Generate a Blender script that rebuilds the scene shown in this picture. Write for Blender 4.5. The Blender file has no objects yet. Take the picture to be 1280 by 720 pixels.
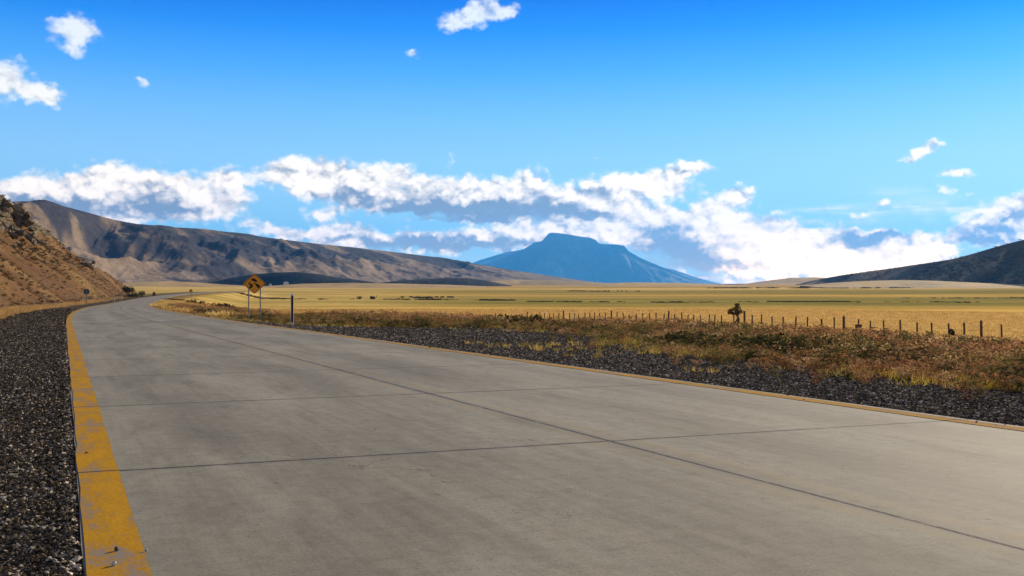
import bpy, bmesh, math
import numpy as np
C = bpy.context.scene.collection
SC = bpy.context.scene
R = math.radians
rng = np.random.default_rng(11)
F = 1244.4                                   # focal length in photo pixels (35 mm lens on a 36 mm sensor)
HZ = 357.0                                   # horizon row in the photo

# ------------------------------------------------------------------ camera, sky, sun, exposure
SUN_AZ, SUN_EL = R(36), R(19)                # azimuth to the right of +Y
cd = bpy.data.cameras.new('camera'); cam = bpy.data.objects.new('camera', cd); C.objects.link(cam)
cd.lens = 35; cd.sensor_width = 36; cd.clip_start = .05; cd.clip_end = 60000
cam.location = (0, 0, 1.15); cam.rotation_euler = (R(90) - math.atan(3 / F), 0, 0)
SC.camera = cam
SC.view_settings.view_transform = 'Standard'; SC.view_settings.look = 'None'
SC.view_settings.exposure = 0.84; SC.view_settings.gamma = 1
SC.view_settings.use_curve_mapping = False
SC.cycles.use_denoising = True
SC.cycles.max_bounces = 6; SC.cycles.volume_bounces = 0
SC.cycles.transparent_max_bounces = 4

class NT:
    """tiny node-graph builder"""
    def __init__(s, tree): s.t = tree; s.n = tree.nodes; s.l = tree.links
    def new(s, typ, ins=None, **kw):
        n = s.n.new(typ)
        for k, v in kw.items(): setattr(n, k, v)
        for k, v in (ins or {}).items(): s.put(n.inputs[k], v)
        return n
    def put(s, sock, v):
        if isinstance(v, bpy.types.NodeSocket): s.l.new(v, sock)
        elif v is not None:
            if sock.type == 'RGBA' and len(v) == 3: v = (*v, 1)
            sock.default_value = v
    def m(s, op, a, b=None, c=None, clamp=False):
        n = s.n.new('ShaderNodeMath'); n.operation = op; n.use_clamp = clamp
        for i, v in enumerate((a, b, c)):
            if v is not None: s.put(n.inputs[i], v)
        return n.outputs[0]
    def v(s, op, a, b=None, out=0):
        n = s.n.new('ShaderNodeVectorMath'); n.operation = op
        s.put(n.inputs[0], a)
        if b is not None: s.put(n.inputs[1], b)
        return n.outputs['Value'] if op in ('DOT_PRODUCT', 'LENGTH') else n.outputs[0]
    def xyz(s, x, y=0., z=0.):
        return s.new('ShaderNodeCombineXYZ', {0: x, 1: y, 2: z}).outputs[0]
    def sep(s, v):
        o = s.new('ShaderNodeSeparateXYZ', {0: v}).outputs; return o[0], o[1], o[2]
    def noise(s, vec, scale=1., detail=4., rough=.55, col=False, dist=0.):
        n = s.new('ShaderNodeTexNoise', {'Vector': vec, 'Scale': scale, 'Detail': detail, 'Roughness': rough, 'Distortion': dist})
        return n.outputs[1 if col else 0]
    def ss(s, x, lo, hi, a=0., b=1.):
        n = s.new('ShaderNodeMapRange', {0: x, 1: lo, 2: hi, 3: a, 4: b}, interpolation_type='SMOOTHSTEP'); return n.outputs[0]
    def mix(s, f, a, b, mode='MIX'):
        n = s.n.new('ShaderNodeMix'); n.data_type = 'RGBA'; n.blend_type = mode
        s.put(n.inputs[0], f); s.put(n.inputs[6], a); s.put(n.inputs[7], b); return n.outputs[2]
    def ramp(s, f, stops, interp='LINEAR'):
        n = s.n.new('ShaderNodeValToRGB'); s.put(n.inputs[0], f); e = n.color_ramp; e.interpolation = interp
        while len(e.elements) < len(stops): e.elements.new(.5)
        for q, (p, c) in zip(e.elements, stops): q.position = p; q.color = (*c, 1) if len(c) == 3 else c
        return n.outputs[0]

def paz(x, y=HZ): return math.atan((x - 640) / F)
def pel(x, y): return math.atan((HZ - y) / F * math.cos(paz(x)))

W = bpy.data.worlds.new('World'); SC.world = W; W.use_nodes = True
t = NT(W.node_tree); t.n.clear()
sky = t.new('ShaderNodeTexSky', sky_type='NISHITA', sun_disc=False, sun_elevation=SUN_EL, sun_rotation=SUN_AZ,
            air_density=1., dust_density=.3, ozone_density=3.)
d_ = t.new('ShaderNodeTexCoord').outputs['Generated']
dx, dy, dz = t.sep(t.v('NORMALIZE', d_))
AZ = t.m('ARCTAN2', dx, dy); EL = t.m('ARCSINE', dz)
STR = .06
skyc = t.v('SCALE', sky.outputs[0]); skyc.node.inputs['Scale'].default_value = STR
tint = t.ramp(t.m('MULTIPLY', EL, 2., clamp=True), [(0, (1.0, 1.2, 1.25)), (.2, (1.0, 1.25, 1.5)), (.4, (.2, 1.0, 1.8)), (.5, (.03, .78, 1.8)), (.58, (.0, .56, 1.75)), (1, (.03, .45, 1.4))])
own = t.ramp(t.m('MULTIPLY', EL, 2., clamp=True), [(0, (.42, .58, .72)), (.09, (.27, .53, .66)), (.25, (.23, .44, .64)), (.33, (.155, .365, .62)), (.42, (.06, .255, .60)), (.5, (.012, .16, .55)), (.56, (.002, .10, .47)), (.8, (.001, .07, .36)), (1, (.001, .045, .26))])
skyc = t.mix(.8, t.mix(1., skyc, tint, 'MULTIPLY'), own)
# clouds, placed by direction (azimuth, elevation) on the sky itself
P = t.xyz(AZ, EL)
wob = t.v('SCALE', t.v('SUBTRACT', t.noise(P, 26., 3., .6, col=True), (.5, .5, .5)))
wob.node.inputs['Scale'].default_value = .030
wob2 = t.v('SCALE', t.v('SUBTRACT', t.noise(P, 90., 3., .6, col=True), (.5, .5, .5)))
wob2.node.inputs['Scale'].default_value = .010
PW = t.v('MULTIPLY', t.v('ADD', t.v('ADD', P, wob), wob2), (1, 1, 0))
def field(blobs, grow=1.):
    acc = 0.
    for x, y, rx, ry, *w in blobs:
        w = w[0] if w else 1.; rx *= grow; ry *= grow
        q = t.v('MULTIPLY', t.v('SUBTRACT', PW, (paz(x), pel(x, y), 0)), (F / rx, F / ry, 0))
        acc = t.m('MULTIPLY_ADD', t.m('POWER', 1 / math.e, t.v('DOT_PRODUCT', q, q)), w, acc)
    return acc
CL = [(10,240,34,20),(60,245,50,21),(95,232,22,16),(130,222,26,20),(150,240,50,25),(205,240,38,23),(250,240,40,25),(280,226,20,14),(272,255,36,17),(200,266,70,12),(90,266,60,12),
      (345,216,30,13),(385,207,36,20),(430,218,40,20),(400,232,60,13),(475,232,40,20),(520,232,40,20),(565,238,36,18),(605,236,30,22),(635,250,32,20),(560,257,80,12),(480,253,60,10),(610,262,50,11),(570,276,60,5,.7),
      (662,224,20,17),(690,250,34,22),(725,252,36,20),(765,240,40,20),(800,228,34,16),(835,220,34,13),(868,212,24,8),(760,262,50,14),(830,238,30,10,.7),
      (410,266,26,9),(340,290,40,8),(400,291,40,11),(440,294,36,12),(490,300,50,12),(560,304,60,12),(620,300,50,14),(660,296,46,18),(720,292,60,18),(780,288,40,20),
      (925,241,22,10),(900,252,30,13),(865,268,34,14),(830,280,46,20),(880,285,46,22),(930,285,46,20),(985,294,46,18),(1040,300,50,16),(1090,296,40,12),(1130,308,40,14),(1160,318,30,12),(850,310,60,26),(920,315,60,28),(1000,325,80,28),(1080,330,70,22),
      (1285,250,26,14),(1262,264,30,15),(1235,280,34,14),(1270,285,40,16),(1205,293,24,9),(1250,298,40,8),
      (84,38,24,18,.9),(112,48,22,14,.8),(8,90,24,20,.9),(30,112,36,15,.85),(56,121,18,9,.85),(567,34,17,9,.85),(590,24,28,11,.9),(612,10,30,14,.95),(640,16,14,8,.7),(517,71,10,5,.9),
      (1138,198,17,5,.9),(1155,190,14,6,.9),(1168,183,12,5,.9),(1193,213,18,7,.95),(1078,265,14,5,.85),(1102,257,9,6,.8),(1175,240,13,6,.75),(1215,240,10,5,.65),(178,103,9,8,.65),(742,193,12,3,.6),(565,196,8,8,.5)]
SH = [(55,258,46,11),(150,262,40,8,.7),(205,250,26,11,.8),(225,264,40,8,.7),(420,243,66,7,.7),(500,257,66,10,1.),(570,263,70,11,1.1),(630,263,30,9,.9),(575,276,60,5),
      (688,257,28,13),(720,263,26,8,.9),(745,269,24,6,.8),(500,304,60,8),(570,308,60,8),(640,306,50,8,.8),(420,298,40,5,.6),
      (835,312,40,22,1.1),(870,330,50,18,1.),(1078,299,44,8,1.1),(1110,294,20,5,.8),(840,285,20,10,.6),(1240,285,30,7,.9),(1225,301,36,6,1.),(1272,266,20,9,.8)]
S = t.m('MINIMUM', field(CL), 1.15)
PN = t.v('MULTIPLY', P, (1, 1.35, 1))
def puffs(p, det):
    """rounded cumulus lumps plus fine torn edges"""
    q = t.v('ADD', p, t.v('MULTIPLY', wob2, (1.2, 1.2, 0)))
    b1 = t.m('ABSOLUTE', t.m('SUBTRACT', t.noise(q, 40., 0.), .5)); b2 = t.m('ABSOLUTE', t.m('SUBTRACT', t.noise(q, 92., 0.), .5))
    return t.m('MULTIPLY_ADD', b1, .62, t.m('MULTIPLY_ADD', b2, .40, t.m('MULTIPLY_ADD', t.noise(p, 32., det, .63), .92, -.05)))
n1 = puffs(PN, 8.); n2 = puffs(t.v('ADD', PN, (.0045, .008, 0)), 5.)
amp = t.ss(S, .05, .35)
den = t.ss(t.m('MULTIPLY_ADD', t.m('SUBTRACT', n1, .5), t.m('MULTIPLY', amp, 1.75), S), .27, 1.08)
streak = t.noise(t.v('MULTIPLY', P, (6, 90, 1)), 1., 3., .5)
veil = t.m('MULTIPLY', t.ss(streak, .40, .72), field([(1010,267,110,10,.8),(1150,262,90,6,.55),(950,242,30,5,.4),(640,335,300,14,.5),(985,332,150,30,1.3),(1120,245,60,10,.35)]))
n3 = t.noise(t.v('ADD', PN, (.02, .03, 3.)), 21., 5., .55); n4 = t.noise(t.v('ADD', PN, (.032, .046, 3.)), 21., 4., .55)
relief = t.m('ADD', t.m('MULTIPLY', t.m('SUBTRACT', n1, n2), 1.2), t.m('MULTIPLY', t.m('SUBTRACT', n3, n4), .9))
relief = t.m('MULTIPLY', relief, t.ss(field([(985,325,190,55,1.)]), 0., .9, 1., .45))
shd = t.m('SUBTRACT', t.m('MULTIPLY_ADD', field(SH), .80, t.m('MULTIPLY', t.ss(n1, .72, .40), .30)), relief, clamp=True)
warm = field([(985,325,170,50,1.1),(1230,290,80,40,.5)])
lit = t.mix(t.m('MINIMUM', warm, 1.), (.68, .67, .62), (.80, .71, .50))
ccol = t.mix(t.ss(shd, .0, .95), lit, (.125, .145, .185))
ccol = t.mix(1., ccol, t.ramp(t.m('MULTIPLY', EL, 5., clamp=True), [(0, (4.6, 2.9, 1.65)), (.15, (2.6, 1.95, 1.36)), (.35, (1.75, 1.43, 1.14)), (.7, (1.28, 1.16, 1.0)), (1, (1.08, 1.05, .98))]), 'MULTIPLY')
top = t.ss(EL, .12, .27)
ccol = t.mix(t.m('MULTIPLY', top, .45), ccol, (.33, .43, .62))
fill_bk = t.m('MULTIPLY', t.ss(dy, .1, -.35), t.ss(t.noise(t.v('MULTIPLY', d_, (1, 1, 1.6)), 2.2, 7., .6), .36, .56))
skyc = t.mix(t.m('MULTIPLY', fill_bk, t.ss(dz, -.02, .05)), skyc, (.30, .27, .23))          # unseen clouds added behind and above the camera as neutral fill light
full = t.mix(t.m('MAXIMUM', t.m('MULTIPLY', den, t.ss(dy, 0., .2)), veil, clamp=True), skyc, ccol)
bg = t.new('ShaderNodeBackground', {'Color': full, 'Strength': 1.})
t.l.new(bg.outputs[0], t.new('ShaderNodeOutputWorld').inputs['Surface'])

sd = bpy.data.lights.new('sun', 'SUN'); sun = bpy.data.objects.new('sun', sd); C.objects.link(sun)
sd.energy = 4.8; sd.angle = R(.55); sd.color = (1, .84, .62)
sun.rotation_euler = (R(90) - SUN_EL, 0, math.pi - SUN_AZ)     # shines from SUN_AZ towards the camera side
sun.location = (30, 30, 40)

# ------------------------------------------------------------------ numpy helpers
def hash2(i, j, seed):
    h = (i.astype(np.int64) * 374761393 + j.astype(np.int64) * 668265263 + seed * 974711) & 0x7fffffff
    h = ((h ^ (h >> 13)) * 1274126177) & 0x7fffffff
    return ((h ^ (h >> 16)) & 0xffff) / 65535.
def vn(x, y, seed=0):
    i = np.floor(x); j = np.floor(y); u = x - i; v = y - j
    u = u * u * u * (u * (u * 6 - 15) + 10); v = v * v * v * (v * (v * 6 - 15) + 10)
    a = hash2(i, j, seed); b = hash2(i + 1, j, seed); c = hash2(i, j + 1, seed); d = hash2(i + 1, j + 1, seed)
    return (a + (b - a) * u) * (1 - v) + (c + (d - c) * u) * v
def fbm(x, y, o=5, seed=0, g=.5):
    r = 0; a = 1.; tot = 0
    for k in range(o):
        r = r + a * vn(x * 2**k + 17.3 * k, y * 2**k - 9.1 * k, seed + k); tot += a; a *= g
    return r / tot
def ridged(x, y, o=4, seed=0, g=.5):
    r = 0; a = 1.; tot = 0
    for k in range(o):
        r = r + a * (1 - abs(2 * vn(x * 2**k + 5.7 * k, y * 2**k + 3.3 * k, seed + k) - 1)); tot += a; a *= g
    return r / tot
def sstep(x, a, b):
    q = np.clip((x - a) / (b - a), 0, 1); return q * q * (3 - 2 * q)

def obj(name, me, mat, parent=None):
    o = bpy.data.objects.new(name, me); C.objects.link(o)
    if mat: me.materials.append(mat)
    if parent: o.parent = parent
    return o
def mesh_np(name, V, Fa, mat, parent=None, col=None, uv=None, smooth=False):
    me = bpy.data.meshes.new(name); V = np.asarray(V, np.float32); Fa = np.asarray(Fa, np.int32); k = Fa.shape[1]
    me.vertices.add(len(V)); me.vertices.foreach_set('co', V.ravel())
    me.loops.add(Fa.size); me.loops.foreach_set('vertex_index', Fa.ravel())
    me.polygons.add(len(Fa)); me.polygons.foreach_set('loop_start', np.arange(0, Fa.size, k, dtype=np.int32))
    if smooth: me.polygons.foreach_set('use_smooth', np.ones(len(Fa), bool))
    else: me.polygons.foreach_set('use_smooth', np.zeros(len(Fa), bool))
    if col is not None:
        a = me.color_attributes.new('Col', 'FLOAT_COLOR', 'POINT')
        c = np.ones((len(V), 4), np.float32); c[:, :3] = col; a.data.foreach_set('color', c.ravel())
    if uv is not None:
        u = me.uv_layers.new(name='UVMap'); u.data.foreach_set('uv', np.asarray(uv, np.float32)[Fa.ravel()].ravel())
    me.update(calc_edges=True)
    return obj(name, me, mat, parent)
def grid_faces(nr, nc):
    i = np.arange(nr - 1)[:, None] * nc + np.arange(nc - 1)[None]; i = i.ravel()
    return np.stack([i, i + 1, i + nc + 1, i + nc], 1)
def tag(o, label=None, cat=None, group=None, kind=None):
    if label: o['label'] = label
    if cat: o['category'] = cat
    if group: o['group'] = group
    if kind: o['kind'] = kind
    return o
def empty(name, loc, rz=0):
    o = bpy.data.objects.new(name, None); C.objects.link(o); o.location = loc; o.rotation_euler = (0, 0, rz); o.empty_display_size = .2
    return o
def scatter(protos, pos, rot, scl, colr, which=None, var=.0):
    """merge many small plants/stones into one vertex/triangle/colour array"""
    Vs, Fs, Cs = [], [], []; base = 0
    which = rng.integers(0, len(protos), len(pos)) if which is None else which
    for p, (pv, pf, pc) in enumerate(protos):
        k = np.where(which == p)[0]
        if not len(k): continue
        c, s = np.cos(rot[k]), np.sin(rot[k]); sc = scl[k]
        if sc.ndim == 1: sc = np.repeat(sc[:, None], 3, 1)
        x = pv[None, :, 0] * sc[:, :1]; y = pv[None, :, 1] * sc[:, 1:2]; z = pv[None, :, 2] * sc[:, 2:3]
        v = np.stack([x * c[:, None] - y * s[:, None] + pos[k, :1], x * s[:, None] + y * c[:, None] + pos[k, 1:2], z + pos[k, 2:3]], 2)
        Vs.append(v.reshape(-1, 3))
        Fs.append((pf[None] + (np.arange(len(k)) * len(pv))[:, None, None]).reshape(-1, 3) + base)
        cc = pc[None] * colr[k][:, None]
        Cs.append(np.clip(cc, 0, 1).reshape(-1, 3)); base += len(k) * len(pv)
    return np.concatenate(Vs), np.concatenate(Fs), np.concatenate(Cs)

# ------------------------------------------------------------------ materials
def mat(name):
    m = bpy.data.materials.new(name); m.use_nodes = True; g = NT(m.node_tree); g.n.clear()
    out = g.new('ShaderNodeOutputMaterial'); return m, g, out
def finish(g, out, col, rough=.8, bump=None, bstr=.4, bdist=.05, metal=0., spec=.3):
    p = g.new('ShaderNodeBsdfPrincipled', {'Base Color': col, 'Roughness': rough, 'Metallic': metal, 'Specular IOR Level': spec})
    if bump is not None:
        b = g.new('ShaderNodeBump', {'Height': bump, 'Strength': bstr, 'Distance': bdist}); g.l.new(b.outputs[0], p.inputs['Normal'])
    g.l.new(p.outputs[0], out.inputs[0]); return p
def plain(name, c, rough=.6, metal=0., var=.25, scale=30., spec=.3):
    m, g, o = mat(name); pos = g.new('ShaderNodeTexCoord').outputs['Object']
    n = g.noise(pos, scale, 4.)
    col = g.mix(1., c, g.ramp(n, [(.25, (1 - var,) * 3), (.75, (1 + var * .6,) * 3)]), 'MULTIPLY')
    finish(g, o, col, rough, n, .15, .01, metal, spec); return m
def leafy(name, trans=.35, rough=.7):
    m, g, o = mat(name); a = g.new('ShaderNodeVertexColor', layer_name='Col').outputs[0]
    p = g.new('ShaderNodeBsdfPrincipled', {'Base Color': a, 'Roughness': rough, 'Specular IOR Level': 0.})
    tr = g.new('ShaderNodeBsdfTranslucent', {'Color': a})
    mx = g.new('ShaderNodeMixShader', {0: trans}); g.l.new(p.outputs[0], mx.inputs[1]); g.l.new(tr.outputs[0], mx.inputs[2])
    g.l.new(mx.outputs[0], o.inputs[0]); return m
M_leaf = leafy('dry_plants'); M_grass = leafy('dry_grass', .52); M_dark = leafy('scrub_leaves', .2)
M_steel = plain('galvanised_steel', (.30, .31, .32), .45, .7)
M_wood = plain('weathered_wood', (.13, .075, .05), .85, 0, .4, 12.)
M_white = plain('white_plastic', (.8, .8, .78), .45)
M_black = plain('black_panel', (.012, .013, .02), .4)
M_sign = plain('amber_sheeting', (.85, .33, .01), .45, 0, .08, 4., .4)
M_signblack = plain('black_paint', (.01, .01, .01), .5)
M_bark = plain('grey_bark', (.13, .085, .06), .9, 0, .4, 18.)
M_stone = None

# ------------------------------------------------------------------ the road line and the ground heights
S_ = np.arange(-80, 760, 1.)
TH0, S0, K1, S1, K2, SL, SA, SB, SL2 = 0.4228, 48.5, 7.057e-4, 161.6, 3.447e-4, .01114, 148.5, 273.8, .0009
kk = np.where(S_ < S0, 0, np.where(S_ < S1, K1, K2)); TH = TH0 - np.cumsum(kk)
RX = np.cumsum(-np.sin(TH)); RY = np.cumsum(np.cos(TH)); i0 = np.argmin(abs(S_)); RX -= RX[i0]; RY -= RY[i0]
sl = np.where(S_ < SA, -SL, np.where(S_ < SB, -SL + (S_ - SA) / (SB - SA) * (SL - SL2), -SL2)); RZ = np.cumsum(sl); RZ -= RZ[i0]
def road_at(s, off):
    th = np.interp(s, S_, TH)
    return np.interp(s, S_, RX) + off * np.cos(th), np.interp(s, S_, RY) + off * np.sin(th), np.interp(s, S_, RZ)
def road_coord(X, Y):
    X = np.asarray(X, float).ravel(); Y = np.asarray(Y, float).ravel(); s = np.empty_like(X); off = np.empty_like(X)
    for a in range(0, len(X), 20000):
        x = X[a:a + 20000, None]; y = Y[a:a + 20000, None]
        d = (x - RX[None]) ** 2 + (y - RY[None]) ** 2; i = d.argmin(1)
        ex = x[:, 0] - RX[i]; ey = y[:, 0] - RY[i]; th = TH[i]
        s[a:a + 20000] = S_[i] + ex * -np.sin(th) + ey * np.cos(th)
        o = ex * np.cos(th) + ey * np.sin(th)
        end = (i == 0) | (i == len(RX) - 1)
        off[a:a + 20000] = np.where(end, np.where(o >= 0, 1, -1) * np.sqrt(d[np.arange(len(i)), i]), o)
    return s, off
PL_R = [0, 45, 64, 80, 108, 150, 250, 350, 650, 1100, 1700, 2600, 4000, 6500, 16000]
PL_Z = [-1.8, -1.85, -1.95, -2.3, -3.3, -4.0, -4.9, -5.6, -7.0, -5.2, -1.9, 2.4, 4.2, 7.5, 18]
def gravel_edge(s): return np.interp(s, [-80, 5, 15, 20, 27, 35, 38, 44, 60, 700], [11, 11.0, 11.7, 12.8, 15, 16, 11.8, 9.5, 8.8, 8.6])
def ground_z(X, Y, so=None):
    X = np.asarray(X, float); Y = np.asarray(Y, float); sh = X.shape
    s, off = so if so else road_coord(X, Y); X = X.ravel(); Y = Y.ravel()
    r = np.hypot(X, Y)
    zp = np.interp(r, PL_R, PL_Z) + (fbm(X / 60, Y / 60, 3, 5) - .5) * .5 * sstep(r, 60, 200)
    zr = np.interp(s, S_, RZ)
    e = gravel_edge(s); w = np.where(off > 0, sstep(off, e - 1, 33), sstep(-off, 9, 90))
    inside = np.clip(np.minimum(off - .075, 7.55 - off) / .4, 0, 1)
    rough = (fbm(X * .7, Y * .7, 3, 9) - .5) * .16 * sstep(np.maximum(off - e, -off - 3), 0, 3) * (1 - sstep(r, 40, 90))
    z = (zr - .022 - .14 * inside - .03 * np.clip(np.maximum(off - 7.55, -off), 0, 2)) * (1 - w) + zp * w + rough
    return z.reshape(sh)
def gz(x, y): return float(ground_z(np.array([x]), np.array([y]))[0])
def at(px, D): return ((px - 640) / F * D, D)          # photo column + depth -> ground point
def hpx(py, D): return 1.15 + (HZ - py) / F * D        # photo row at depth -> height

# ground sheet
ang = np.radians(np.concatenate([np.arange(-180, -40, 3.), np.arange(-40, 40, .25), np.arange(40, 180.1, 3.)]))
rad = np.concatenate([[.3], np.geomspace(.8, 30, 110)[:-1], np.geomspace(30, 700, 330)[:-1], np.geomspace(700, 30500, 130)])
AA, RR = np.meshgrid(ang, rad); GX = RR * np.sin(AA); GY = RR * np.cos(AA)
so = road_coord(GX, GY); GZ = ground_z(GX, GY, so)
s_, o_ = so; e_ = gravel_edge(s_)
wg = np.where(o_ > 0, 1 - sstep(o_, e_ - .7, e_ + 1.2), 1 - sstep(-o_, 3.4, 5.2)) * (s_ < 740)
wg *= np.where(o_ > 0, 1 - .75 * sstep(s_, 44, 62), 1)
wscr = np.where(o_ > 0, 1 - sstep(o_, 30, 40) * (1 - 0.) , 1 - sstep(-o_, 20, 60)) * sstep(np.where(s_ < 0, 0, 700 - s_), 0, 50)
wscr = np.where(o_ > 0, np.where(s_ < 60, 1 - sstep(o_, 28, 38), 1 - sstep(o_, 10, 16)), wscr)
col = np.stack([wg, wscr, 0 * wg], 1)
m, g, out = mat('grassland')
pos = g.new('ShaderNodeNewGeometry').outputs['Position']; px_, py_, pz_ = g.sep(pos)
vc = g.new('ShaderNodeSeparateColor', {0: g.new('ShaderNodeVertexColor', layer_name='Col').outputs[0]}).outputs
rr = g.v('LENGTH', g.v('MULTIPLY', pos, (1, 1, 0)))
pstr = g.v('MULTIPLY', pos, (.0022, .006, 1e-9))
w1 = g.noise(pstr, 1., 4., .55); w2 = g.noise(g.v('MULTIPLY', pos, (.012, .03, 0)), 1., 5., .6)
ly = g.m('LOGARITHM', g.m('MAXIMUM', g.m('ADD', py_, g.m('MULTIPLY', px_, .10)), 10.), 10.)
ly = g.m('ADD', ly, g.m('MULTIPLY_ADD', g.m('SUBTRACT', w1, .5), .36, g.m('MULTIPLY', g.m('SUBTRACT', w2, .5), .06)))
def P_(D): return (math.log10(D) - 1.5) / 2.5
gold = (.66, .41, .09); gold2 = (.76, .52, .16); olive = (.38, .27, .07); green = (.24, .215, .05); tan = (.60, .37, .13); brown = (.36, .22, .08)
band = g.ramp(g.m('DIVIDE', g.m('SUBTRACT', ly, 1.5), 2.5), [(P_(50), gold2), (P_(90), gold), (P_(200), gold2), (P_(280), gold), (P_(330), olive), (P_(365), green), (P_(430), green), (P_(470), olive),
    (P_(560), green), (P_(680), olive), (P_(760), gold), (P_(860), olive), (P_(980), green), (P_(1200), olive), (P_(1500), gold2), (P_(1750), olive), (P_(2100), tan), (P_(2900), brown), (P_(3600), tan), (P_(6000), (.34, .24, .13)), (P_(9900), (.2, .16, .1))])
leftgold = g.ss(g.m('DIVIDE', px_, g.m('MAXIMUM', py_, 1.)), -.02, -.2)
band = g.mix(g.m('MULTIPLY', leftgold, .7), band, g.mix(g.ss(w2, .35, .65), gold2, (.42, .30, .075)))
fine = g.noise(g.v('MULTIPLY', pos, (.25, .8, .3)), 1., 8., .7)
blo = g.noise(g.v('MULTIPLY', pos, (.0045, .016, .1)), 1., 5., .6, dist=.8); band = g.mix(g.ss(blo, .50, .64, 0, .55), band, (.30, .225, .06))
stk = g.noise(g.v('MULTIPLY', pos, (.018, .16, .1)), 1., 6., .62); band = g.mix(1., band, g.ramp(stk, [(.30, (.62, .58, .50)), (.5, (1, 1, 1)), (.7, (1.16, 1.15, 1.15))]), 'MULTIPLY')
band = g.mix(1., band, g.ramp(fine, [(.32, (.45, .40, .30)), (.47, (1, 1, 1)), (.7, (1.3, 1.27, 1.2))]), 'MULTIPLY')
soil = g.mix(g.ss(g.noise(pos, .9, 6., .65), .35, .65), (.085, .06, .035), (.22, .15, .06))
c = g.mix(g.m('MULTIPLY', vc[1], .85), band, soil)
vor = g.new('ShaderNodeTexVoronoi', {'Vector': pos, 'Scale': 38.}); vd, vcol = vor.outputs[0], vor.outputs[1]
vr = g.new('ShaderNodeSeparateColor', {0: vcol}).outputs[0]
grav = g.ramp(vr, [(0, (.03, .025, .018)), (.6, (.065, .054, .039)), (.88, (.12, .10, .07)), (.97, (.30, .26, .19))])
grav = g.mix(g.ss(g.noise(pos, .6, 5., .6), .5, .75, 0., .6), grav, (.13, .095, .05))
gm = g.ss(g.m('ADD', vc[0], g.m('MULTIPLY', g.m('SUBTRACT', g.noise(pos, 1.3, 5., .65), .5), .9)), .35, .65)
c = g.mix(gm, c, grav)
bh = g.mix(gm, g.mix(.5, fine, g.noise(pos, 6., 6., .7)), vd)
finish(g, out, c, 1., bh, .6, .05, 0, .0)
V = np.stack([GX, GY, GZ], 2).reshape(-1, 3)
tag(mesh_np('ground', V, grid_faces(len(rad), len(ang)), m, col=col, smooth=True), kind='structure')

# road slab
m, g, out = mat('worn_concrete')
uv = g.new('ShaderNodeUVMap').outputs[0]; us, uo, _ = g.sep(uv)
pn = g.xyz(us, uo)
big = g.noise(g.v('MULTIPLY', pn, (.16, .75, 1)), 1., 9., .68); mid = g.noise(g.v('MULTIPLY', pn, (.5, 2.2, 1)), 1., 6., .62)
spk = g.noise(pn, 60., 4., .7); broom = g.noise(g.v('MULTIPLY', pn, (70, 5, 1)), 1., 3., .6)
strk = g.noise(g.v('MULTIPLY', pn, (.22, 9., 1)), 1., 6., .65)
def track(c0, w): return g.m('POWER', 1 / math.e, g.m('POWER', g.m('DIVIDE', g.m('SUBTRACT', uo, c0), w), 2.))
trk = g.m('ADD', g.m('ADD', track(1.15, .42), track(2.95, .42)), g.m('ADD', track(5.0, .45), track(6.7, .4)))
c = g.ramp(big, [(.32, (.162, .149, .100)), (.5, (.213, .199, .140)), (.68, (.256, .242, .176))])
c = g.mix(1., c, g.ramp(mid, [(.28, (.70, .69, .67)), (.46, (1, 1, 1)), (.75, (1.14, 1.12, 1.08))]), 'MULTIPLY')
c = g.mix(g.m('MULTIPLY', trk, g.ss(big, .66, .36, .12, .55)), c, (.125, .112, .078))
c = g.mix(1., c, g.ramp(spk, [(.28, (.60, .59, .57)), (.46, (1, 1, 1)), (.72, (1.2, 1.2, 1.2))]), 'MULTIPLY')
mot = g.noise(pn, 7., 6., .7); c = g.mix(1., c, g.ramp(mot, [(.3, (.80, .79, .76)), (.5, (1, 1, 1)), (.7, (1.10, 1.10, 1.09))]), 'MULTIPLY')
spk2 = g.noise(pn, 210., 3., .7); c = g.mix(1., c, g.ramp(spk2, [(.28, (.72, .71, .70)), (.45, (1, 1, 1)), (.72, (1.16, 1.16, 1.16))]), 'MULTIPLY')
c = g.mix(1., c, g.ramp(strk, [(.3, (.86, .85, .82)), (.5, (1, 1, 1)), (.7, (1.06, 1.055, 1.04))]), 'MULTIPLY')
crk = g.m('ABSOLUTE', g.m('SUBTRACT', g.noise(g.v('MULTIPLY', pn, (.35, .5, 1)), 1., 6., .6), .5)); c = g.mix(g.m('MULTIPLY', g.ss(crk, .0035, .001), g.ss(mid, .5, .62, 0, .55)), c, (.06, .055, .05))
c = g.mix(1., c, g.ramp(broom, [(.3, (.88, .88, .88)), (.7, (1.08, 1.08, 1.08))]), 'MULTIPLY')
spots = g.new('ShaderNodeTexVoronoi', {'Vector': pn, 'Scale': 2.3}).outputs[0]
c = g.mix(g.m('MULTIPLY', g.ss(spots, .06, .025), g.ss(mot, .42, .55, 0, .8)), c, (.05, .048, .045))
jw = g.m('MULTIPLY', g.m('SUBTRACT', g.noise(pn, 14., 6., .7), .5), .034)
tj = g.m('FRACT', g.m('DIVIDE', g.m('ADD', g.m('ADD', us, jw), g.m('MULTIPLY_ADD', uo, .07, -7.12 + 4.28 * 30.5)), 4.28))
tjd = g.m('MULTIPLY', g.m('ABSOLUTE', g.m('SUBTRACT', tj, .5)), 4.28)
ljd = g.m('ABSOLUTE', g.m('ADD', g.m('SUBTRACT', uo, 3.93), jw))
yl = g.m('MULTIPLY', g.ss(g.m('ABSOLUTE', g.m('SUBTRACT', g.m('ABSOLUTE', g.m('SUBTRACT', uo, 3.95)), .15)), .09, .03), g.ss(mid, .34, .62, .06, .36))
c = g.mix(yl, c, (.25, .175, .07))
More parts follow.
